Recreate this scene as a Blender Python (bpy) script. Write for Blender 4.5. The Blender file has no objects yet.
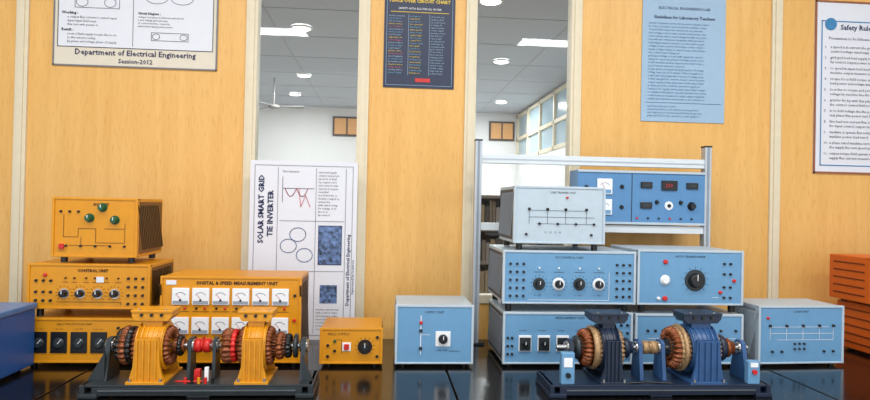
import bpy, bmesh, math, random
from mathutils import Vector, Matrix
random.seed(4)
sc=bpy.context.scene
sc.view_settings.view_transform='Standard'
sc.view_settings.look='None'
sc.view_settings.exposure=.06
PI=math.pi
# ---------------------------------------------------------------- materials
def lin(c): return tuple(((v/255)/12.92 if v/255<=.04045 else (((v/255)+.055)/1.055)**2.4) for v in c)
MC={}
def mat(name,rgb,rough=.5,metal=0.,emit=0.,var=.06,scale=30,coat=0.):
    if name in MC: return MC[name]
    m=bpy.data.materials.new(name); m.use_nodes=True
    nt=m.node_tree; p=nt.nodes['Principled BSDF']
    c=lin(rgb)
    tc=nt.nodes.new('ShaderNodeTexCoord'); no=nt.nodes.new('ShaderNodeTexNoise')
    no.inputs['Scale'].default_value=scale; no.inputs['Detail'].default_value=3
    r=nt.nodes.new('ShaderNodeValToRGB')
    r.color_ramp.elements[0].position=.3; r.color_ramp.elements[1].position=.7
    r.color_ramp.elements[0].color=tuple(v*(1-var) for v in c)+(1,)
    r.color_ramp.elements[1].color=tuple(min(1,v*(1+var)) for v in c)+(1,)
    nt.links.new(tc.outputs['Object'],no.inputs['Vector']); nt.links.new(no.outputs['Fac'],r.inputs['Fac'])
    nt.links.new(r.outputs['Color'],p.inputs['Base Color'])
    p.inputs['Roughness'].default_value=rough; p.inputs['Metallic'].default_value=metal
    p.inputs['Coat Weight'].default_value=coat
    if emit:
        p.inputs['Emission Color'].default_value=c+(1,); p.inputs['Emission Strength'].default_value=emit
    MC[name]=m; return m
def wood(name,a,b,sc_=(20,20,1.6)):
    m=bpy.data.materials.new(name); m.use_nodes=True; nt=m.node_tree; p=nt.nodes['Principled BSDF']
    tc=nt.nodes.new('ShaderNodeTexCoord'); mp=nt.nodes.new('ShaderNodeMapping'); mp.inputs['Scale'].default_value=sc_
    no=nt.nodes.new('ShaderNodeTexNoise'); no.inputs['Scale'].default_value=1; no.inputs['Detail'].default_value=6; no.inputs['Distortion'].default_value=.6
    mp2=nt.nodes.new('ShaderNodeMapping'); mp2.inputs['Scale'].default_value=(150,150,16)
    n2=nt.nodes.new('ShaderNodeTexNoise'); n2.inputs['Scale'].default_value=1; n2.inputs['Detail'].default_value=2
    r=nt.nodes.new('ShaderNodeValToRGB'); r.color_ramp.elements[0].position=.3; r.color_ramp.elements[1].position=.68
    r.color_ramp.elements[0].color=lin(a)+(1,); r.color_ramp.elements[1].color=lin(b)+(1,)
    r2=nt.nodes.new('ShaderNodeValToRGB'); r2.color_ramp.elements[0].position=.33; r2.color_ramp.elements[1].position=.46
    r2.color_ramp.elements[0].color=(.86,.76,.62,1); r2.color_ramp.elements[1].color=(1,1,1,1)
    mx=nt.nodes.new('ShaderNodeMix'); mx.data_type='RGBA'; mx.blend_type='MULTIPLY'; mx.inputs[0].default_value=.6
    L=nt.links.new
    L(tc.outputs['Object'],mp.inputs['Vector']);L(mp.outputs['Vector'],no.inputs['Vector']);L(no.outputs['Fac'],r.inputs['Fac'])
    L(tc.outputs['Object'],mp2.inputs['Vector']);L(mp2.outputs['Vector'],n2.inputs['Vector']);L(n2.outputs['Fac'],r2.inputs['Fac'])
    L(r.outputs['Color'],mx.inputs[6]);L(r2.outputs['Color'],mx.inputs[7]);L(mx.outputs[2],p.inputs['Base Color'])
    p.inputs['Roughness'].default_value=.42
    return m
WOOD=wood('wood_laminate',(227,174,94),(236,186,108))
WHITE=mat('white_paint',(236,234,228),.5,var=.02)
ALU=mat('aluminium_cream',(226,214,186),.4,var=.03)
ALUS=mat('aluminium_silver',(188,196,204),.35,.4,var=.04)
ORG=mat('orange_enamel',(216,144,12),.38,var=.04)
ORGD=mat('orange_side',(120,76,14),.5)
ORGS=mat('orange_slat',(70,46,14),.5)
BLF=mat('pale_blue_face',(146,186,210),.4,var=.03)
BLM=mat('mid_blue_face',(104,154,194),.4,var=.03)
BLT=mat('light_grey_case',(182,198,210),.4,var=.03)
BLK=mat('black_plastic',(18,18,20),.3,var=.1)
INK=mat('ink_dark',(35,38,48),.6)
INKB=mat('ink_brown',(70,38,8),.6)
GRN=mat('green_knob',(14,84,52),.35)
RED=mat('red_plastic',(205,35,30),.35)
SILV=mat('silver_metal',(190,190,190),.25,.9)
COP=mat('copper_winding',(132,72,38),.4,.4,var=.5,scale=180)
COPL=mat('stator_steel',(168,136,98),.45,.3,var=.35,scale=120)
YEL=mat('yellow_motor_paint',(216,146,18),.4,var=.08)
BLU=mat('blue_motor_paint',(46,84,132),.4,var=.1)
BLUD=mat('blue_dark_paint',(24,38,60),.4,var=.1)
DGR=mat('dark_grey_steel',(46,54,58),.38,.2,var=.1)
MWH=mat('meter_face',(240,242,245),.35,var=.01)
PAPER=mat('paper_white',(226,229,238),.6,var=.01)
SLATB=mat('vent_dark',(46,54,64),.5)
SLATG=mat('vent_slat_grey',(140,150,162),.45)
# ---------------------------------------------------------------- builder
class B:
    def __init__(s): s.bm=bmesh.new(); s.m=[]
    def mi(s,m):
        if m not in s.m: s.m.append(m)
        return s.m.index(m)
    def add(s,vs,fs,m,smooth=False):
        i=s.mi(m); bv=[s.bm.verts.new(v) for v in vs]
        for f in fs:
            try:
                q=s.bm.faces.new([bv[k] for k in f]); q.material_index=i; q.smooth=smooth
            except ValueError: pass
    def box(s,x0,x1,y0,y1,z0,z1,m,bev=0,rot=None):
        t=bmesh.new(); bmesh.ops.create_cube(t,size=1)
        for v in t.verts: v.co=Vector((v.co.x*(x1-x0),v.co.y*(y1-y0),v.co.z*(z1-z0)))
        if bev: bmesh.ops.bevel(t,geom=t.edges[:],offset=bev,segments=2,affect='EDGES',profile=.6)
        c=Vector(((x0+x1)/2,(y0+y1)/2,(z0+z1)/2)); t.verts.index_update()
        R=rot if rot else Matrix.Identity(3)
        s.add([c+R@v.co for v in t.verts],[[v.index for v in f.verts] for f in t.faces],m); t.free()
    def prism(s,poly,y0,y1,m,axis='y'):
        n=len(poly)
        if axis=='y': vs=[(a,y0,b) for a,b in poly]+[(a,y1,b) for a,b in poly]
        else: vs=[(y0,a,b) for a,b in poly]+[(y1,a,b) for a,b in poly]
        s.add(vs,[list(range(n))[::-1],list(range(n,2*n))]+[[k,(k+1)%n,n+(k+1)%n,n+k] for k in range(n)],m)
    def lathe(s,c,ax,prof,m,seg=24,smooth=True):
        ax=Vector({'x':(1,0,0),'y':(0,1,0),'z':(0,0,1)}[ax] if isinstance(ax,str) else ax).normalized()
        u=ax.orthogonal().normalized(); w=ax.cross(u); c=Vector(c); vs=[];fs=[]
        for (h,r) in prof:
            for k in range(seg):
                a=2*PI*k/seg; vs.append(c+ax*h+(u*math.cos(a)+w*math.sin(a))*r)
        for i in range(len(prof)-1):
            for k in range(seg):
                k2=(k+1)%seg; fs.append([i*seg+k,i*seg+k2,(i+1)*seg+k2,(i+1)*seg+k])
        s.add(vs,fs,m,smooth)
        for i in (0,len(prof)-1):
            h,r=prof[i]
            if r>1e-5:
                s.add([c+ax*h+(u*math.cos(2*PI*k/seg)+w*math.sin(2*PI*k/seg))*r for k in range(seg)],[list(range(seg))],m)
    def cyl(s,c,ax,r,L,m,seg=20,r2=None): s.lathe(c,ax,[(0,r),(L,r if r2 is None else r2)],m,seg)
    def torus(s,c,ax,R,r,m,seg=72,ms=8,lobes=0,amp=0,stretch=1):
        ax={'x':Vector((1,0,0)),'y':Vector((0,1,0)),'z':Vector((0,0,1))}[ax]
        u=ax.orthogonal().normalized(); w=ax.cross(u); c=Vector(c); vs=[];fs=[]
        for k in range(seg):
            a=2*PI*k/seg; d=u*math.cos(a)+w*math.sin(a); rr=r*(1+amp*math.cos(lobes*a))
            for j in range(ms):
                b=2*PI*j/ms; vs.append(c+d*(R+rr*math.cos(b))+ax*rr*stretch*math.sin(b))
        for k in range(seg):
            for j in range(ms):
                fs.append([k*ms+j,((k+1)%seg)*ms+j,((k+1)%seg)*ms+(j+1)%ms,k*ms+(j+1)%ms])
        s.add(vs,fs,m,True)
    def quad(s,x0,x1,z0,z1,y,m): s.add([(x0,y,z0),(x1,y,z0),(x1,y,z1),(x0,y,z1)],[[0,1,2,3]],m)
    def line(s,a,b,t,y,m):
        a=Vector((a[0],0,a[1]));b=Vector((b[0],0,b[1]));d=(b-a)
        if d.length<1e-6: return
        d.normalize(); n=Vector((-d.z,0,d.x))*t/2; o=Vector((0,y,0)); a=a-d*t/2;b=b+d*t/2
        s.add([a-n+o,b-n+o,b+n+o,a+n+o],[[0,1,2,3]],m)
    def poly(s,pts,t,y,m):
        for i in range(len(pts)-1): s.line(pts[i],pts[i+1],t,y,m)
    def tube(s,pts,r,m,seg=8):
        for i in range(len(pts)-1):
            a=Vector(pts[i]);b=Vector(pts[i+1]); s.cyl(a,b-a,r,(b-a).length,m,seg)
    def text(s,t,x,z,size,m,y=-.001,al='LEFT',rot=0,bold=0):
        c=bpy.data.curves.new('tmp','FONT'); c.body=t; c.size=size; c.align_x=al; c.resolution_u=1; c.offset=bold
        o=bpy.data.objects.new('tmp',c); me=bpy.data.meshes.new_from_object(o)
        ca,sa=math.cos(rot),math.sin(rot)
        s.add([(x+v.co.x*ca-v.co.y*sa,y,z+v.co.x*sa+v.co.y*ca) for v in me.vertices],[list(p.vertices) for p in me.polygons],m)
        bpy.data.objects.remove(o);bpy.data.curves.remove(c);bpy.data.meshes.remove(me)
    def done(s,name,loc=(0,0,0),rz=0,rx=0):
        me=bpy.data.meshes.new(name)
        s.bm.to_mesh(me); s.bm.free()
        for m in s.m: me.materials.append(m)
        o=bpy.data.objects.new(name,me); bpy.context.collection.objects.link(o)
        o.location=loc; o.rotation_euler=(rx,0,rz)
        return o
WORDS="the of power system load voltage current is to control and unit phase supply field machine rated speed torque in a for line grid test measure with by output input flux".split()
def filler(n): return ' '.join(random.choice(WORDS) for _ in range(n))
def para(b,x0,x1,z0,z1,n,m,y,t=None):
    dz=(z1-z0)/n
    for i in range(n):
        z=z1-dz*(i+1)+dz*.25; size=dz*.85; chars=int((x1-x0)/(size*.5)*random.choice((1,1,1,.95,.6)))
        b.text(filler(60)[:max(3,chars)],x0,z,size,m,y)
# ---------------------------------------------------------------- room shell
WY=2.9
def simple(name,x0,x1,y0,y1,z0,z1,m):
    b=B(); b.box(x0,x1,y0,y1,z0,z1,m); return b.done(name)
TOP=3.3
SX=[-1.60,-.612,-.108,.387,.886,1.876]
b=B()
for x0,x1 in ((-3.2,-1.6),(-1.6,-.612),(-.108,.387),(.886,1.876),(1.876,4.4)):
    b.box(x0,x1,WY,WY+.04,0,TOP,WOOD)
for x0,x1 in ((-.612,-.108),(.387,.886)):
    b.box(x0,x1,WY,WY+.04,0,.93,WOOD); b.box(x0,x1,WY,WY+.04,2.6,TOP,WOOD)
b.done('wall_back')
k=1
for x in SX+[2.86,-2.6]:
    t=B(); t.box(x-.026,x+.026,WY-.014,WY+.055,0,TOP,ALU,.003); t.box(x-.012,x+.012,WY-.02,WY-.012,0,TOP,ALU)
    t.done(f'trim_{k}'); k+=1
for x0,x1 in ((-.586,-.134),(.413,.86)):
    t=B(); t.box(x0,x1,WY-.01,WY+.05,.91,.95,ALU,.003); t.box(x0,x1,WY-.01,WY+.05,2.58,2.62,ALU,.003); t.done(f'trim_{k}'); k+=1
g=bpy.data.materials.new('window_glass'); g.use_nodes=True; nt=g.node_tree; nt.nodes.clear()
o_=nt.nodes.new('ShaderNodeOutputMaterial');mx=nt.nodes.new('ShaderNodeMixShader');tr=nt.nodes.new('ShaderNodeBsdfTransparent');gl=nt.nodes.new('ShaderNodeBsdfGlossy')
gl.inputs['Roughness'].default_value=.02;tr.inputs['Color'].default_value=(.93,.96,.97,1);mx.inputs[0].default_value=.025
nt.links.new(tr.outputs[0],mx.inputs[1]);nt.links.new(gl.outputs[0],mx.inputs[2]);nt.links.new(mx.outputs[0],o_.inputs[0])
for i,(x0,x1) in enumerate(((-.586,-.134),(.413,.86))):
    t=B(); t.box(x0,x1,WY+.018,WY+.024,.95,2.58,g); t.done(f'window_{i+1}')
FLOOR=mat('floor_tile',(170,165,155),.35)
CEIL=mat('ceiling_panel',(184,190,200),.7,var=.02)
simple('floor',-4.5,5.5,-3.5,13,-.05,0,FLOOR)
b=B(); b.box(-4.5,5.5,-3.5,13,TOP,TOP+.05,CEIL)
GR=mat('ceiling_grid',(172,175,180),.6)
for i in range(10): b.box(-4.5,5.5,3.2+i*1.05,3.22+i*1.05,TOP-.004,TOP,GR)
for i in range(10): b.box(-4.4+i*1.05,-4.38+i*1.05,3.0,13,TOP-.004,TOP,GR)
b.done('ceiling')
FARW=mat('far_wall_paint',(242,242,242),.7,var=.01)
b=B(); b.box(-4.5,5.5,12.9,12.95,0,TOP,FARW); b.done('wall_far')
b=B(); b.box(-4.55,-4.5,-3.5,12.95,0,TOP,FARW); b.done('wall_left')
b=B(); b.box(5.5,5.55,-3.5,12.95,0,TOP,FARW); b.done('wall_right')
OW=mat('shuttered_window_orange',(206,150,88),.5,emit=.25); DKF=mat('dark_window_frame',(80,60,45),.5)
for i,(x0,x1) in enumerate(((-1.08,-.50),(2.13,2.66))):
    b=B(); b.box(x0,x1,12.86,12.898,2.73,3.13,DKF); b.box(x0+.04,x1-.04,12.85,12.86,2.77,3.09,OW)
    b.box((x0+x1)/2-.015,(x0+x1)/2+.015,12.84,12.85,2.77,3.09,DKF); b.done(f'window_{i+3}')
b=B(); PX=2.72
PGL=mat('partition_glass',(160,184,198),.15,var=.02)
b.box(PX,PX+.05,6.2,12.85,0,2.3,FARW)
b.box(PX+.02,PX+.03,6.2,12.85,2.3,3.2,PGL)
for z in (2.3,2.72,3.2): b.box(PX-.02,PX+.06,6.2,12.85,z,z+.06,ALU)
for i in range(8): b.box(PX-.02,PX+.06,6.2+i*.94,6.26+i*.94,2.3,3.29,ALU)
b.done('wall_partition')
b=B(); SH=mat('shelf_brown',(132,126,122),.6)
for x in (.7,1.3,1.9): b.box(x,x+.03,6,6.35,0,1.47,SH)
for z in (.1,.45,.8,1.12,1.44): b.box(.7,1.93,6,6.35,z,z+.03,SH)
b.box(.7,1.93,6.34,6.36,0,1.47,SH)
cols=[mat('binder_grey',(150,150,155)),mat('binder_dust',(130,122,116)),mat('binder_tan',(160,148,128)),mat('binder_dark',(84,86,90))]
for z in (.48,.83,1.15):
    x=.75
    while x<1.85:
        w=random.uniform(.03,.07); b.box(x,x+w-.006,6.02,6.25,z,z+random.uniform(.18,.27),random.choice(cols)); x+=w
b.done('storage_shelf')
b=B(); FW=mat('fan_grey',(140,138,136),.4)  # one mid grey for rod, motor pod and blades
b.cyl((0,0,0),'z',.012,.42,FW,10); b.lathe((0,0,-.06),'z',[(0,.04),(.01,.09),(.05,.10),(.07,.04)],FW)
for a in (.1,.1+2.094,.1+4.188):
    R=Matrix.Rotation(a,3,'Z')
    pts=[R@Vector(p)+Vector((0,0,-.02)) for p in ((.08,-.03,0),(.45,-.06,.01),(.48,0,0),(.45,.06,-.01),(.08,.03,0))]
    b.add(pts+[p+Vector((0,0,.008)) for p in pts],[[0,1,2,3,4],[9,8,7,6,5]]+[[i,(i+1)%5,5+(i+1)%5,5+i] for i in range(5)],FW)
b.done('ceiling_fan',(-1.76,10,2.88))
LAMP=mat('lamp_diffuser',(255,252,245),.5,emit=6,var=0)
def light(name,loc,e,sx,sy=0,shape='RECTANGLE',col=(1,.985,.96)):
    l=bpy.data.lights.new(name,'AREA'); l.shape=shape; l.size=sx
    if sy: l.size_y=sy
    l.energy=e; l.color=col
    o=bpy.data.objects.new(name,l); bpy.context.collection.objects.link(o); o.location=loc
for (x,y) in ((-.95,7.0),(-1.62,11.3),(-1.25,9.6),(-1.1,5.3),(1.25,10.6),(1.5,8.2),(.95,5.8),(-3.2,8),(3.9,8),(2.1,11.4)):
    b=B(); b.lathe((0,0,-.03),'z',[(0,.085),(.028,.1)],LAMP,20); b.torus((0,0,-.015),'z',.105,.012,WHITE,24); b.done('ceiling_downlight',(x,y,TOP-.002))
    light('downlight_lamp',(x,y,TOP-.04),34,.16,shape='DISK')
for i,(x,y) in enumerate(((-1.5,1.0),(.3,1.0),(2.1,1.0),(-1.5,-1.2),(.3,-1.2),(2.1,-1.2))): light('ceiling_tube_light',(x,y,TOP-.06),31,1.2,.3)
w=bpy.data.worlds.new('world'); sc.world=w; w.use_nodes=True
w.node_tree.nodes['Background'].inputs[0].default_value=(.92,.96,1,1); w.node_tree.nodes['Background'].inputs[1].default_value=1.38
# ---------------------------------------------------------------- posters
FR=mat('poster_border',(120,122,128),.5); NAVY=mat('poster_navy',(30,42,72),.45); LBL=mat('poster_light_blue',(156,186,212),.55,var=.02)
TITLE=mat('poster_title_blue',(20,30,80),.5); YL=mat('poster_yellow',(220,190,70),.5); PINK=mat('plot_red',(200,60,60),.5); PHOTO=mat('poster_photo',(84,108,150),.5,var=.9,scale=60); WFR=mat('frame_red_brown',(150,92,62),.45)
def poster(name,x0,x1,z0,z1,bg,fn,border=None,bw=.01,y=WY,rx=0):
    b=B(); b.box(0,x1-x0,-.004,0,0,z1-z0,bg)
    if border:
        W,H=x1-x0,z1-z0
        for a in ((0,W,0,bw),(0,W,H-bw,H),(0,bw,0,H),(W-bw,W,0,H)): b.box(a[0],a[1],-.007,-.003,a[2],a[3],border)
    fn(b,x1-x0,z1-z0); return b.done(name,(x0,y-.001,z0),0,rx)
CREAM=mat('poster_cream',(222,214,196),.55,var=.02)
def p1(b,W,H):
    b.quad(.02,W-.02,.085,H-.02,-.0045,PAPER)
    b.text('Department of Electrical Engineering',W/2,.052,.035,TITLE,-.006,'CENTER',bold=.0006); b.text('Session-2012',W/2,.018,.028,TITLE,-.006,'CENTER',bold=.0005)
    b.poly([(.02,.085),(W-.02,.085),(W-.02,H-.02),(.02,H-.02),(.02,.085)],.003,-.006,INK)
    b.line((.34,.095),(.34,H-.03),.002,-.006,INK)
    b.text('Working :',.035,.23,.017,INK,-.006,bold=.0005); para(b,.06,.325,.175,.225,3,INK,-.006)
    b.text('Result :',.035,.155,.017,INK,-.006,bold=.0005); para(b,.06,.325,.10,.15,3,INK,-.006)
    b.poly([(.09,.26),(.28,.26),(.28,.31),(.09,.31),(.09,.26)],.002,-.006,INK)
    for (cx,cz,rx,rz) in ((.12,.285,.025,.02),(.24,.285,.025,.02),(.19,.34,.05,.02)):
        b.poly([(cx+rx*math.cos(a*PI/10),cz+rz*math.sin(a*PI/10)) for a in range(21)],.002,-.006,INK)
    para(b,.05,.3,.37,H-.04,5,INK,-.006)
    b.text('Circuit Diagram :',.36,.24,.014,INK,-.006,bold=.0005); para(b,.36,W-.06,.18,.235,4,INK,-.006)
    b.poly([(.42,.125),(.58,.125),(.58,.16),(.42,.16),(.42,.125)],.002,-.006,INK); 
    for cx in (.44,.56): b.poly([(cx+.016*math.cos(a*PI/8),.1425+.013*math.sin(a*PI/8)) for a in range(17)],.002,-.006,INK)
    for (cx,cz) in ((.44,.32),(.55,.32)):
        b.poly([(cx+.05*math.cos(a*PI/12),cz+.03*math.sin(a*PI/12)) for a in range(25)],.002,-.006,INK)
    b.line((.44,.35),(.55,.35),.002,-.006,INK); para(b,.36,W-.06,.37,H-.04,5,INK,-.006)
poster('wall_poster_board',-1.473,-.765,1.945,2.45,CREAM,p1,FR,.006)
PINKT=mat('chart_pink',(190,90,110),.5); CY_=mat('chart_cyan',(110,170,200),.5)
def p2(b,W,H):
    b.text('PEACE OVER CIRCUIT CHART',W/2,H-.155,.021,YL,-.006,'CENTER',bold=.0008); b.text('SAFETY WITH ELECTRICAL WORK',W/2,H-.188,.013,MWH,-.006,'CENTER')
    b.line((.03,H-.2),(W-.03,H-.2),.003,-.006,YL)
    for i in range(22):
        z=H-.222-i*.0125
        c=(LBL,CY_,LBL,YL,PINKT)[i%5]
        b.text(filler(20)[:15],.02,z,.0105,c,-.006); b.text(filler(20)[:13],.118,z,.0105,YL if i%2 else CY_,-.006); b.text(filler(10)[:14],.215,z,.0105,LBL,-.006)
    b.box(W*.45,W*.66,-.006,-.004,.028,.045,RED)
    for x in (.112,.209): b.line((x,.06),(x,H-.21),.0015,-.006,LBL)
    b.poly([(.012,.012),(W-.012,.012),(W-.012,H-.01),(.012,H-.01),(.012,.012)],.0015,-.006,LBL)
poster('safety_chart_poster',-.018,.309,1.90,2.45,NAVY,p2)
BODYB=mat('ink_blue',(70,102,145),.6)
def p3(b,W,H):
    b.text('ELECTRICAL ENGINEERING LAB',W/2,H-.13,.018,TITLE,-.006,'CENTER'); b.text('Guidelines for Laboratory Teachers',W/2,H-.175,.021,TITLE,-.006,'CENTER',bold=.0004)
    para(b,.03,W-.03,.1,H-.19,24,BODYB,-.006); b.line((.02,.09),(W-.02,.09),.002,-.006,BODYB); para(b,.03,W-.05,.02,.08,4,BODYB,-.006)
poster('laboratory_notice_poster',1.206,1.618,1.783,2.45,LBL,p3)
def p4(b,W,H):
    bl=mat('poster_blue_line',(60,130,180),.5)
    b.poly([(.035,.04),(W-.035,.04),(W-.035,H-.1),(.035,H-.1),(.035,.04)],.005,-.006,bl)
    b.lathe((.08,-.007,H-.115),'y',[(0,.03),(.002,.03)],bl,24); b.text('Safety Rules',.13,H-.14,.036,TITLE,-.006,bold=.0006)
    b.text('Precautions to be followed in laboratory',.07,H-.19,.02,TITLE,-.006)
    for k in range(11):
        z1=H-.215-k*.052
        b.text('%d.'%(k+1),.05,z1-.018,.018,INK,-.006); para(b,.08,W-.06,z1-.044,z1,2,INK,-.006)
poster('framed_safety_rules',2.072,2.62,1.556,2.40,PAPER,p4,WFR,.009)
def p5(b,W,H):
    b.poly([(.02,.02),(W-.02,.02),(W-.02,H-.02),(.02,H-.02),(.02,.02)],.002,-.006,FR)
    b.text('SOLAR SMART GRID',.060,.42,.033,TITLE,-.006,rot=PI/2,bold=.001); b.text('TIE INVERTER',.100,.45,.033,TITLE,-.006,rot=PI/2,bold=.001)
    b.line((.12,.03),(.12,H-.03),.002,-.006,FR)
    b.line((.285,.03),(.285,H-.03),.002,-.006,FR); b.line((.415,.03),(.415,H-.03),.002,-.006,FR)
    for z in (.3,.52): b.line((.13,z),(.41,z),.002,-.006,FR)
    b.text('Introduction',.14,H-.05,.014,INK,-.006); 
    b.poly([(.15+.1*i/30,H-.12-.035*abs(math.sin(i/30*2*PI))) for i in range(31)],.003,-.006,PINK); b.poly([(.14,H-.18),(.14,H-.07)],.002,-.006,INK); b.poly([(.14,H-.12),(.275,H-.12)],.002,-.006,INK)
    b.poly([(.21,H-.12),(.22,H-.2),(.24,H-.15),(.26,H-.2)],.0025,-.006,PINK)
    para(b,.295,.405,.54,H-.04,14,INK,-.006); para(b,.135,.275,.13,.28,12,INK,-.006)
    for (cx,cz) in ((.17,.41),(.21,.46),(.24,.37)):
        b.poly([(cx+.035*math.cos(a*PI/8),cz+.03*math.sin(a*PI/8)) for a in range(17)],.003,-.006,PHOTO)
    b.quad(.30,.40,.33,.50,-.0055,PHOTO); b.poly([(.30,.33),(.40,.33),(.40,.50),(.30,.50),(.30,.33)],.003,-.006,TITLE)
    b.quad(.31,.385,.16,.24,-.0055,PHOTO); para(b,.295,.405,.04,.14,7,INK,-.006)
    b.text('Department of Electrical Engineering',.437,.15,.021,TITLE,-.006,rot=PI/2,bold=.0003)
    b.text('Supervised by lecturers',.457,.2,.016,TITLE,-.006,rot=PI/2)
TZ=.76
poster('solar_inverter_poster',-.585,-.120,TZ,1.542,PAPER,p5,y=2.80)
# ---------------------------------------------------------------- table
DESK=mat('black_gloss_desktop',(15,13,13),.15,var=.15); LEG=mat('desk_body',(40,34,30),.5)
for x0,x1 in ((-3.0,-1.02),(-1.014,.236),(.242,1.47),(1.476,3.2)):
    b=B(); b.box(x0,x1,1.62,2.82,TZ-.035,TZ,DESK,.003)
    for x in (x0+.03,x1-.09): 
        for y in (1.68,2.7): b.box(x,x+.06,y,y+.06,0,TZ-.035,LEG)
    b.box(x0+.09,x1-.09,2.7,2.72,.3,TZ-.035,LEG); b.done('lab_bench')
# ---------------------------------------------------------------- instrument parts (front plane y=0)
def case(b,w,d,h,body,face,side,slat,frame,foot=.02):
    for x in (.03,w-.03):
        for y in (.03,d-.03): b.cyl((x,y,0),'z',.012,foot,BLK,12)
    b.box(.004,w-.004,.006,d,foot,h,body,.003)
    b.box(.006,w-.006,-.001,.008,foot+.005,h-.006,face)
    if frame:
        b.box(0,.009,-.006,.012,foot,h,frame,.002); b.box(w-.009,w,-.006,.012,foot,h,frame,.002)
        b.box(0,w,-.004,.012,h-.008,h+.001,frame,.002); b.box(0,w,-.004,.012,foot,foot+.007,frame,.002)
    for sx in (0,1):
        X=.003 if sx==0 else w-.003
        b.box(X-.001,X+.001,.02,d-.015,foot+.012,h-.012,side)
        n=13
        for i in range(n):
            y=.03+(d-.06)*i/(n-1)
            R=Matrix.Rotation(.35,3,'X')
            b.box(X-.003,X+.003,y-.004,y+.004,foot+.02,h-.02,slat,0,R)
def knob(b,x,z,r,m=BLK,plate=SILV):
    b.lathe((x,0,z),'y',[(-.003,r*1.35),(-.001,r*1.35)],plate,24)
    b.lathe((x,0,z),'y',[(-.022,r*.8),(-.02,r*.92),(-.006,r),(-.003,r*1.05)],m,24)
    b.box(x-.0012,x+.0012,-.0235,-.021,z,z+r*.85,MWH)
def dial(b,x,z,r,m):
    for k in range(11):
        a=math.radians(225-27*k); b.line((x+r*math.cos(a),z+r*math.sin(a)),(x+r*1.2*math.cos(a),z+r*1.2*math.sin(a)),.0015,-.0022,m)
def jack(b,x,z,m=BLK,r=.0055):
    b.lathe((x,0,z),'y',[(-.008,r*.6),(-.008,r),(-.001,r*1.1)],m,12)
def meter(b,x,z,s,m=MWH):
    b.box(x-s/2,x+s/2,-.008,0,z-s/2,z+s/2,m,.002)
    b.quad(x-s/2+.003,x+s/2-.003,z-s/2+.003,z-s*.26,-.0085,mat('meter_lower_grey',(150,158,170),.4) if m is MWH else SILV)
    b.poly([(x+s*.36*math.cos(math.radians(a)),z-s*.12+s*.36*math.sin(math.radians(a))) for a in range(35,150,12)],.0014,-.009,INK if m is MWH else MWH)
    a=math.radians(130); b.line((x,z-s*.15),(x+s*.34*math.cos(a),z-s*.15+s*.34*math.sin(a)),.0014,-.0095,RED)
    b.cyl((x,-.0105,z-s*.22),'y',.004,.003,BLK,10)
def rocker(b,x,z,m=RED,pl=MWH,s=.012):
    b.box(x-s*1.2,x+s*1.2,-.004,0,z-s*1.2,z+s*1.2,pl,.001); b.box(x-s*.7,x+s*.7,-.01,-.003,z-s*.8,z+s*.8,m,.002)
Fy=2.33
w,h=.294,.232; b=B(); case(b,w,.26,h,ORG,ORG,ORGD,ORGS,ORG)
b.text('DC UNIT',.14,h-.028,.013,INKB,-.0025,bold=.0006)
for x,z in ((.128,h-.072),(.172,h-.034),(.215,h-.078)): knob(b,x,z,.012,GRN,GRN)
for p in ([(.04,h-.06),(.04,h-.14),(.09,h-.14),(.09,h-.11),(.15,h-.11)],[(.15,h-.11),(.15,h-.16),(.25,h-.16),(.25,h-.09)],[(.06,h-.17),(.2,h-.17)],[(.1,h-.14),(.1,h-.17)],[(.18,h-.11),(.25,h-.11)]): b.poly(p,.0016,-.0025,INKB)
for x in (.03,.06,.09): jack(b,x,h-.05,BLK,.004)
for x in (.05,.1,.15,.2,.25): jack(b,x,.06,BLK,.004)
rocker(b,.036,.058,RED,YEL,.012)
b.done('dc_trainer_unit',(-1.172,Fy,1.13))
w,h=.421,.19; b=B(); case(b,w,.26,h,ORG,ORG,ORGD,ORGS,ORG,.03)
b.text('CONTROL UNIT',.17,h-.028,.014,INKB,-.0025,bold=.0006)
for x in (.125,.18,.24,.298):
    knob(b,x,.085,.013,BLK,SILV); dial(b,x,.085,.024,INKB)
for x in (.03,.055,.08): 
    for z in (.06,.09,.13): jack(b,x,z,BLK,.0045)
for x in (.345,.37,.395):
    for z in (.05,.08,.11,.14): jack(b,x,z,BLK,.0045)
for x in (.12,.15,.19,.22,.26,.3): b.line((x,.125),(x+.018,.125),.0015,-.0025,INKB); jack(b,x+.01,.14,INKB,.003)
b.box(.235,.26,-.004,0,.125,.145,PAPER)
jack(b,.06,.15,RED,.006)
b.poly([(.1,.055),(.32,.055),(.32,.045)],.0015,-.0025,INKB)
b.done('dc_control_unit',(-1.25,Fy,.936))
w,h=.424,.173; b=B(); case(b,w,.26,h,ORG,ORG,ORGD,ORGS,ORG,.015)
for i in range(4):
    x=.06+i*.068; b.box(x-.028,x+.028,-.005,0,.05,.125,BLK,.002); b.lathe((x,0,.085),'y',[(-.012,.014),(-.004,.02)],DGR,20); b.line((x,.085),(x+.012,.1),.002,-.0125,MWH)
    b.text('0  50  100',x-.02,.132,.008,INKB,-.0025)
for x in (.33,.36,.39):
    for z in (.05,.08,.11,.14): jack(b,x,z,BLK,.0045)
b.text('RELAY PROTECTION UNIT',.12,h-.024,.01,INKB,-.0025)
b.done('relay_protection_unit',(-1.266,Fy,TZ))
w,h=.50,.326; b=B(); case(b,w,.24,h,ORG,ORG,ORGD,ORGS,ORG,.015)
b.text('DIGITAL & SPEED MEASUREMENT UNIT',w/2+.02,h-.028,.0165,INKB,-.0025,'CENTER',bold=.0006)
b.box(.02,.055,-.003,0,h-.03,h-.014,PAPER)
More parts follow.
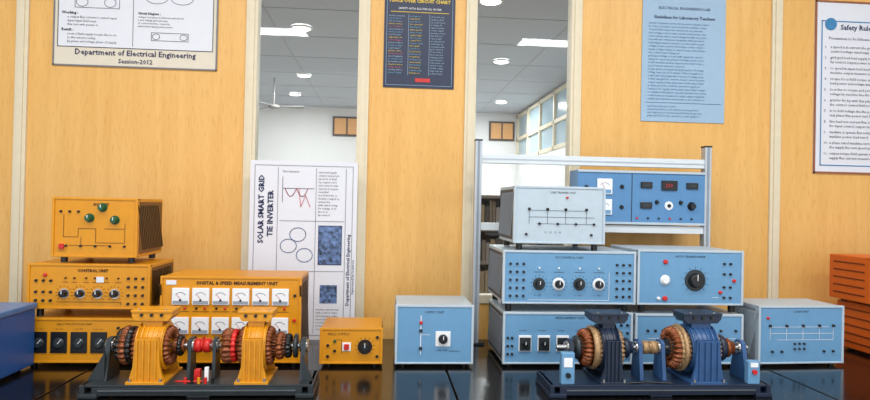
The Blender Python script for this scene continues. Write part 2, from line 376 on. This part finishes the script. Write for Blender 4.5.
for r,z in enumerate((.255,.15)):
    for i in range(6):
        x=.072+i*.0705; meter(b,x,z,.06)
        for dx in (-.015,.015): jack(b,x+dx,z-.043,BLK if dx<0 else RED,.004)
        b.line((x-.03,z-.055),(x+.03,z-.055),.0015,-.0025,INKB)
for i in range(14): jack(b,.04+i*.032,.06,BLK,.0045)
for z in (.09,.26): jack(b,.476,z,BLK,.005)
jack(b,.476,.17,RED,.006)
b.done('meter_bank_unit',(-.794,Fy,TZ))
w,h=.23,.143; b=B(); case(b,w,.22,h,ORG,ORG,ORGD,ORGS,ORG,.012)
knob(b,.165,.075,.02,BLK,BLK); dial(b,.165,.075,.03,INKB); rocker(b,.098,.075,RED,MWH,.013)
b.text('FIELD SUPPLY',.03,h-.026,.013,INKB,-.0025)
for x,z in ((.03,.04),(.03,.08),(.055,.06),(.21,.04),(.21,.11)): jack(b,x,z,BLK,.005)
b.poly([(.05,.1),(.08,.1),(.08,.05)],.0015,-.0025,INKB); jack(b,.055,.095,GRN,.005)
b.done('field_supply_unit',(-.225,Fy,TZ))
w,h=.292,.23; b=B(); case(b,w,.25,h,BLT,BLM,SLATG,BLT,BLT,.012)
b.text('SUPPLY UNIT',.11,h-.03,.012,INK,-.0025)
b.poly([(.095,.05),(.095,.19)],.003,-.0025,MWH); b.poly([(.095,.12),(.13,.12)],.0015,-.0025,MWH)
jack(b,.095,.165,RED,.006); jack(b,.095,.135,INK,.006); jack(b,.095,.07,INK,.006)
b.box(.15,.206,-.004,0,.077,.133,MWH,.002); knob(b,.178,.105,.017,BLK,BLK)
b.line((.2,.06),(.24,.06),.0015,-.0025,INK); b.text('ON  OFF',.155,.06,.01,INK,-.0025)
b.done('supply_unit',(.05,Fy,TZ))
def jacks(b,xs,zs,m=BLK,r=.0045):
    for x in xs:
        for z in zs: jack(b,x,z,m,r)
w,h=.501,.206; b=B(); case(b,w,.34,h,BLT,BLM,SLATB,SLATG,BLT,.012)
b.text('MEASUREMENT UNIT',.2,h-.024,.012,INK,-.0025)
for i in range(5):
    x=.085+i*.072; b.box(x-.024,x+.024,-.006,0,.06,.12,MWH,.002); b.box(x-.021,x+.021,-.008,-.005,.063,.112,DGR); knob(b,x,.088,.012)
    b.text('0 V 300',x-.022,.135,.009,INK,-.0025)
jacks(b,(.43,.455,.48),(.04,.07,.1,.13,.16)); jacks(b,(.02,.036),(.05,.08,.11)); 
b.done('ac_measurement_unit',(.452,Fy,TZ))
w,h=.514,.23; b=B(); case(b,w,.34,h,BLT,BLM,SLATB,SLATG,BLT,.03)
b.text('AC CONTROL UNIT',.2,h-.028,.012,INK,-.0025)
jacks(b,(.03,.055,.08),(.06,.09,.12,.15,.18)); jacks(b,(.44,.465,.49),(.06,.09,.12,.15,.18))
for i,x in enumerate((.14,.215,.295,.37)):
    b.lathe((x,0,.105),'y',[(-.004,.022),(-.001,.024)],DGR if i%2==0 else MWH,24); knob(b,x,.105,.015,BLK,BLK); dial(b,x,.105,.028,INK)
for x in (.14,.215,.295,.37): b.line((x-.02,.15),(x+.02,.15),.0015,-.0025,INK); jack(b,x,.165,MWH,.003); b.text('0 - 100',x-.018,.06,.009,INK,-.0025)
b.poly([(.1,.045),(.41,.045),(.41,.15)],.0015,-.0025,MWH)
b.done('ac_control_unit',(.447,Fy,.968))
w,h=.353,.241; b=B(); case(b,w,.30,h,BLT,BLT,SLATB,SLATG,BLT,.025)
b.text('LINE TRAINER UNIT',.14,h-.026,.011,INK,-.0025)
for z,(x0,x1) in ((.15,(.06,.28)),(.125,(.06,.31)),(.10,(.09,.31))): b.line((x0,z),(x1,z),.0014,-.0025,INK)
for x in (.06,.13,.2,.28): b.line((x,.1),(x,.15),.0014,-.0025,INK); jack(b,x,.155,BLK,.005)
for x in (.1,.17,.24,.31): jack(b,x,.1,BLK,.0045)
jacks(b,(.05,.3),(.06,)); b.text('L1   L2   L3   N',.12,.065,.01,INK,-.0025); jack(b,.205,.2,RED,.004)
b.done('line_trainer_unit',(.484,Fy,1.2))
w,h=.43,.203; b=B(); case(b,w,.30,h,BLT,BLM,SLATB,SLATG,BLT,.012)
b.text('VARIABLE SUPPLY',.16,h-.024,.012,INK,-.0025); jacks(b,(.05,.08,.11,.14,.25,.28,.31,.34,.4),(.08,.14)); meter(b,.2,.1,.05); b.poly([(.05,.11),(.4,.11)],.0015,-.0025,MWH)
b.done('variable_supply_unit',(.962,Fy,TZ))
w,h=.422,.24; b=B(); case(b,w,.30,h,BLT,BLM,SLATB,SLATG,BLT,.03)
b.text('AUTO TRANSFORMER',.15,h-.028,.012,INK,-.0025)
b.lathe((.23,0,.125),'y',[(-.004,.04),(-.001,.042)],DGR,32); knob(b,.23,.125,.028,BLK,SILV); dial(b,.23,.125,.044,INK)
b.lathe((.11,0,.125),'y',[(-.012,.012),(-.003,.02)],MWH,24); jack(b,.11,.195,RED,.008); jack(b,.11,.055,RED,.009); jack(b,.085,.055,MWH,.006)
jacks(b,(.345,.37),(.06,.1,.15,.19)); jacks(b,(.33,),(.08,),RED,.006); jack(b,.385,.125,RED,.006)
b.poly([(.3,.06),(.32,.06)],.0015,-.0025,MWH)
b.done('autotransformer_unit',(.967,Fy,.968))
w,h=.365,.237; b=B(); case(b,w,.20,h,BLT,BLM,SLATG,BLT,BLT,.012)
b.text('LOAD UNIT',.15,h-.026,.012,INK,-.0025)
for z,(x0,x1) in ((.155,(.05,.3)),(.13,(.05,.32)),(.105,(.08,.32))): b.line((x0,z),(x1,z),.0014,-.0025,MWH)
for x in (.05,.12,.19,.26,.32): jack(b,x,.16,BLK,.005); b.line((x,.105),(x,.155),.0014,-.0025,MWH)
jacks(b,(.06,.1,.28,.32),(.06,)); jacks(b,(.155,.175,.195),(.07,.09),INK,.004); jack(b,.04,.19,RED,.005)
b.done('load_unit',(1.453,Fy,TZ),math.radians(3))
# ---------------------------------------------------------------- rack frame with panel
b=B(); SP=1.036
for x in (0,SP):
    b.box(x-.015,x+.015,-.02,.02,.008,.885,ALUS,.002); b.box(x-.005,x+.005,-.022,-.018,.008,.885,SLATG)
    b.box(x-.04,x+.04,-.02,.03,0,.01,DGR,.002); b.box(x-.016,x+.016,-.021,.021,.885,.892,BLK)
RW=mat('rail_pale',(214,222,226),.4,var=.02)
b.box(.015,SP-.015,-.015,.015,.79,.83,RW,.002); b.box(.015,SP-.015,-.018,-.014,.807,.812,ALUS)
b.box(.015,SP-.015,-.015,.015,.497,.53,RW,.002)
PB=mat('panel_blue',(84,136,184),.4,var=.03)
px0,px1,pz0,pz1=.44,SP-.015,.535,.772
b.box(px0,px1,-.022,.10,pz0,pz1,PB,.003); b.box(px0,px1,-.028,-.02,pz1-.01,pz1,BLT); b.box(px0,px1,-.028,-.02,pz0,pz0+.01,BLT)
def addp(x,z,kind):
    X=px0+x; Z=pz0+z; y=-.022
    if kind=='m': 
        b.box(X-.034,X+.034,y-.008,y,Z-.034,Z+.034,MWH,.002); b.quad(X-.028,X+.028,Z-.03,Z-.014,y-.009,BLM); b.poly([(X+.024*math.cos(t*PI/10),Z-.008+.024*math.sin(t*PI/10)) for t in range(2,9)],.0015,y-.009,INK); b.line((X,Z-.012),(X-.012,Z+.012),.0015,y-.0095,RED)
    if kind=='d': b.box(X-.026,X+.026,y-.008,y,Z-.014,Z+.014,BLK,.002); b.quad(X-.017,X+.017,Z-.007,Z+.007,y-.0085,DGR)
    if kind=='r': b.box(X-.036,X+.036,y-.008,y,Z-.022,Z+.022,BLK,.002); b.text('230',X-.02,Z-.008,.022,RED,y-.009)
    if kind=='k': b.lathe((X,y,Z),'y',[(-.02,.012),(-.002,.017),(0,.02)],BLK,20)
    if kind=='s': b.lathe((X,y,Z),'y',[(-.012,.006),(-.002,.009),(0,.01)],BLK,16)
    if kind=='w': b.lathe((X,y,Z),'y',[(-.004,.018),(0,.02)],MWH,20); b.lathe((X,y,Z),'y',[(-.012,.006),(-.004,.009)],BLK,12)
for a in ((.12,.165,'m'),(.12,.075,'m'),(.31,.175,'d'),(.415,.175,'r'),(.52,.175,'d'),(.31,.085,'d'),(.415,.085,'w'),(.52,.085,'k'),(.04,.16,'s'),(.04,.08,'s'),(.20,.165,'s'),(.20,.075,'s'),(.36,.10,'s'),(.47,.10,'s')): addp(*a)
b.line((px0+.245,pz0+.01),(px0+.245,pz1-.015),.003,-.0235,INK)
for k in range(6): b.lathe((px0+.27+k*.05,-.022,pz0+.028),'y',[(-.006,.004),(0,.005)],RED if k%3==0 else BLK,10)
b.done('instrument_rack_frame',(.404,2.72,TZ))
# ---------------------------------------------------------------- open motor-generator rigs
def pedestal(b,x,cy,az,m,t=.014,wd=.10,z0=.04):
    b.prism([(cy-wd/2,z0),(cy+wd/2,z0),(cy+.024,az+.016),(cy+.012,az+.026),(cy-.012,az+.026),(cy-.024,az+.016)],x-t/2,x+t/2,m,'x')
    b.lathe((x-t/2-.006,cy,az),'x',[(0,.016),(0,.02),(t+.012,.02),(t+.012,.016)],SILV,20)
def machine(b,x,cy,az,L,R,col,boxm,ring=COP,core=None,bx=.058,rr=.66,z0=.04):
    core=core or col
    b.lathe((x-L/2,cy,az),'x',[(0,R*.72),(0,R*.96),(L,R*.96),(L,R*.72)],core,40)
    n=max(3,int(L/.014))
    for i in range(n+1):
        xx=x-L/2+L*i/n
        b.lathe((xx-.002,cy,az),'x',[(0,R*.9),(0,R),(.004,R),(.004,R*.9)],core,40,False)
    W=L/2
    arch=[(x-W-.018,z0),(x+W+.018,z0),(x+W+.013,z0+.014),(x+W+.003,z0+.05),(x+W-.002,az+R*.5),(x-W+.002,az+R*.5),(x-W-.003,z0+.05),(x-W-.013,z0+.014)]
    b.prism(arch,cy-R-.004,cy-R+.006,col); b.prism(arch,cy+R-.006,cy+R+.004,col)
    b.box(x-W+.002,x+W-.002,cy-R+.002,cy+R-.002,az+R*.42,az+R*.5,col)
    for i in (-1,-.33,.33,1): b.box(x+i*W*.75-.0025,x+i*W*.75+.0025,cy-R-.010,cy-R-.003,z0+.006,az+R*.45,col)
    for dx in (-W-.008,W+.008): b.cyl((x+dx,cy-R-.010,z0+.006),'z',.005,.010,SILV,6)
    b.box(x-W-.020,x+W+.020,cy-R-.02 if cy-R-.02>.001 else .001,cy+R+.02,z0-.002,z0+.008,col,.002)
    b.box(x-W*.8,x+W*.8,cy-.03,cy+.03,az+R-.014,az+R+.014,col)
    T=az+R+.010
    b.prism([(x-bx*.8,T),(x+bx*.8,T),(x+bx,T+.014),(x+bx,T+.026),(x-bx,T+.026),(x-bx,T+.014)],cy-.040,cy+.040,boxm); b.box(x-bx-.003,x+bx+.003,cy-.043,cy+.043,T+.025,T+.033,boxm,.002)
    for dx in (-.04,.04): b.cyl((x+dx,cy-.035,T+.033),'z',.004,.003,SILV,8)
    for dx in (-.03,0,.03): b.cyl((x+dx,cy-.046,T+.018),'y',.005,.008,BLK,10)
    for s_ in (-1,1):
        X=x+s_*(W+.008); b.torus((X,cy,az),'x',R*rr,R*.15,ring,144,8,24,.25,1.1)
        b.torus((x+s_*(W+.001),cy,az),'x',R*.87,R*.06,core,48,6)
def rotor(b,x0,x1,cy,az,r,m=COP):
    b.lathe((x0,cy,az),'x',[(0,r*.5),(0,r),(x1-x0,r),(x1-x0,r*.5)],DGR,30)
    for k in range(20):
        a=2*PI*k/20; R=Matrix.Rotation(a,3,'X'); p=R@Vector((0,0,r))
        b.cyl((x0-.004,cy+p.y,az+p.z),'x',.0035,x1-x0+.008,m,6)
def base(b,L,D,m,h=.04):
    b.box(0,L,0,D,h-.008,h,m,.002); b.box(.03,L-.03,.0,.012,.006,h-.008,m,.002); b.box(.03,L-.03,D-.012,D,.006,h-.008,m,.002)
    b.box(-.006,.05,-.008,D+.008,0,.014,m,.003); b.box(L-.05,L+.006,-.008,D+.008,0,.014,m,.003); b.box(L*.45,L*.55,0,D,0,.012,m,.003)
    b.box(-.003,.012,-.004,D+.004,.01,h,m,.002); b.box(L-.012,L+.003,-.004,D+.004,.01,h,m,.002)
    b.box(.05,L-.05,-.006,.002,h*.55,h*.62,mat('base_highlight_strip',(110,118,124),.35,.5))
CY=.09; AZ=.14
b=B(); base(b,.685,.17,DGR)
b.cyl((.04,CY,AZ),'x',.008,.61,SILV,16)
pedestal(b,.05,CY,AZ,DGR); b.prism([(.0,.04),(.05,.04),(.05,.13)],CY-.05,CY-.042,DGR); b.prism([(.0,.04),(.05,.04),(.05,.13)],CY+.042,CY+.05,DGR)
b.torus((.085,CY,AZ),'x',.042,.011,BLK,96,8,20,.25,1); b.torus((.100,CY,AZ),'x',.048,.011,COP,120,8,20,.3,1.2); b.torus((.116,CY,AZ),'x',.05,.009,BLK,96,8,20,.2,1.2); rotor(b,.08,.13,CY,AZ,.036)
machine(b,.184,CY,AZ,.074,.074,YEL,YEL,COP,None,.060)
b.cyl((.24,CY,AZ),'x',.022,.035,COP,20); b.torus((.262,CY,AZ),'x',.026,.007,BLK,64,8,16,.2)
pedestal(b,.296,CY,AZ,DGR,.010,.07)
b.lathe((.308,CY,AZ),'x',[(0,.016),(0,.022),(.018,.022),(.018,.016),(.026,.016),(.026,.022),(.046,.022),(.046,.016)],RED,24)
b.box(.318,.336,CY-.05,CY-.03,.04,.075,RED,.002); b.box(.352,.364,CY-.06,CY-.048,.04,.085,MWH,.002)
pedestal(b,.372,CY,AZ,DGR,.010,.07)
b.torus((.412,CY,AZ),'x',.040,.013,COP,120,8,18,.3,1.3); b.torus((.432,CY,AZ),'x',.044,.008,RED,96,8,18,.25,1.1); rotor(b,.40,.445,CY,AZ,.03)
machine(b,.500,CY,AZ,.062,.074,YEL,YEL,COP,None,.052)
rotor(b,.545,.60,CY,AZ,.030); b.torus((.572,CY,AZ),'x',.034,.009,COP,96,8,16,.25,1.2); b.torus((.598,CY,AZ),'x',.03,.008,BLK,96,8,16,.25,1.2)
b.lathe((.616,CY,AZ),'x',[(0,.01),(0,.036),(.006,.039),(.012,.036),(.012,.01)],DGR,28)
pedestal(b,.648,CY,AZ,DGR); b.prism([(.683,.04),(.648,.04),(.648,.12)],CY-.05,CY-.042,DGR)
for k in range(5): b.cyl((.30+.02*k,CY-.075,.04),'z',.005,.018,(RED,BLK,YEL,RED,BLK)[k],10)
b.tube([(.27,CY-.07,.045),(.30,CY-.078,.047),(.35,CY-.07,.045)],.003,RED)
b.done('dc_motor_generator_set',(-.895,1.965,TZ))
b=B(); base(b,.725,.17,BLUD)
b.cyl((.04,CY,AZ),'x',.008,.66,SILV,16)
b.box(.035,.078,CY-.085,CY-.06,.04,.14,BLM,.003); b.quad(.042,.070,.095,.125,CY-.0865,MWH); b.cyl((.056,CY-.095,.07),'y',.008,.012,BLK,12)
pedestal(b,.085,CY,AZ,BLUD)
b.lathe((.10,CY,AZ),'x',[(0,.01),(0,.036),(.010,.04),(.016,.036),(.016,.01)],DGR,28)
b.torus((.137,CY,AZ),'x',.046,.013,COP,120,8,24,.3,1.2); rotor(b,.12,.165,CY,AZ,.03); b.torus((.160,CY,AZ),'x',.064,.008,COPL,96,8,0,0,1.4)
machine(b,.207,CY,AZ,.052,.076,BLUD,BLUD,COPL,BLUD,.060)
b.lathe((.262,CY,AZ),'x',[(0,.01),(0,.032),(.02,.032),(.02,.02),(.035,.02)],BLUD,24)
pedestal(b,.318,CY,AZ,BLU,.012,.08)
b.lathe((.332,CY,AZ),'x',[(0,.013),(0,.022),(.02,.022),(.02,.016),(.028,.016),(.028,.022),(.048,.022),(.048,.013)],COPL,24)
pedestal(b,.395,CY,AZ,BLU,.012,.08)
b.torus((.436,CY,AZ),'x',.054,.013,COP,144,8,24,.3,1.2); b.torus((.456,CY,AZ),'x',.071,.008,COPL,48,8); b.torus((.448,CY,AZ),'x',.062,.008,COPL,96,8,24,.2); rotor(b,.42,.465,CY,AZ,.035)
machine(b,.522,CY,AZ,.082,.078,BLU,BLUD,COPL,BLU,.064,.6)
b.lathe((.590,CY,AZ),'x',[(0,.01),(0,.042),(.008,.046),(.020,.042),(.020,.01)],BLUD,28)
b.lathe((.618,CY,AZ),'x',[(0,.01),(0,.032),(.012,.032),(.012,.022),(.03,.022),(.03,.01)],COP,24)
pedestal(b,.675,CY,AZ,BLU)
b.box(.655,.695,CY-.085,CY-.062,.04,.115,BLM,.003); b.cyl((.675,CY-.093,.08),'y',.008,.01,RED,12); b.quad(.662,.688,.095,.11,CY-.0865,MWH)
b.tube([(.24,CY-.085,.043),(.32,CY-.08,.046),(.40,CY-.085,.043)],.003,BLK)
b.done('ac_motor_generator_set',(.537,1.955,TZ))
# ---------------------------------------------------------------- edge objects
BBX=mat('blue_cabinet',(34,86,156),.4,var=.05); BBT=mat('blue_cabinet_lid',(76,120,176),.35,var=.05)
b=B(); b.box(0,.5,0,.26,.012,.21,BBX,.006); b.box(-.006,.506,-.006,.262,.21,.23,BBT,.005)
for x in (.04,.46):
    for y in (.04,.22): b.cyl((x,y,0),'z',.015,.014,BLK,12)
b.box(.15,.35,-.008,0,.12,.15,BBT,.003); b.box(.16,.34,-.01,-.004,.128,.142,BLK); b.done('blue_instrument_case',(-1.715,2.06,TZ))
OR2=mat('deep_orange_enamel',(216,98,28),.42,var=.05); OR3=mat('deep_orange_slot',(120,48,14),.5)
def ventbox(name,x,y,z,w,d,h,foot):
    b=B(); b.box(0,w,0,d,foot,h,OR2,.005)
    for xx in (.04,w-.04):
        for yy in (.04,d-.04): b.cyl((xx,yy,0),'z',.012,foot,BLK,12)
    for i in range(5):
        zz=foot+.03+(h-foot-.06)*i/4
        b.box(.02,w*.45,-.003,.001,zz-.003,zz+.003,OR3); b.box(w*.55,w-.02,-.003,.001,zz-.003,zz+.003,OR3)
        b.box(.02,w*.45,-.007,-.001,zz+.003,zz+.007,OR2)
        b.box(-.003,.001,.03,d-.03,zz-.003,zz+.003,OR3)
    b.box(0,w,-.004,.02,h-.01,h,OR2,.002); b.done(name,(x,y,z))
ventbox('resistive_load_box',2.05,2.45,TZ,.46,.24,.215,.012)
ventbox('resistive_load_box',2.01,2.45,TZ+.215,.46,.24,.205,.012)
# ---------------------------------------------------------------- camera
yaw,pit,roll=map(math.radians,(4.6,0.5,1.2))
cd=bpy.data.cameras.new('camera');c=bpy.data.objects.new('camera',cd);bpy.context.collection.objects.link(c)
sc.camera=c; cd.sensor_width=36; cd.lens=26
M=Matrix.Rotation(-yaw,4,'Z')@Matrix.Rotation(PI/2+pit,4,'X')@Matrix.Rotation(roll,4,'Z')
M.translation=Vector((0,0,1.36)); c.matrix_world=M
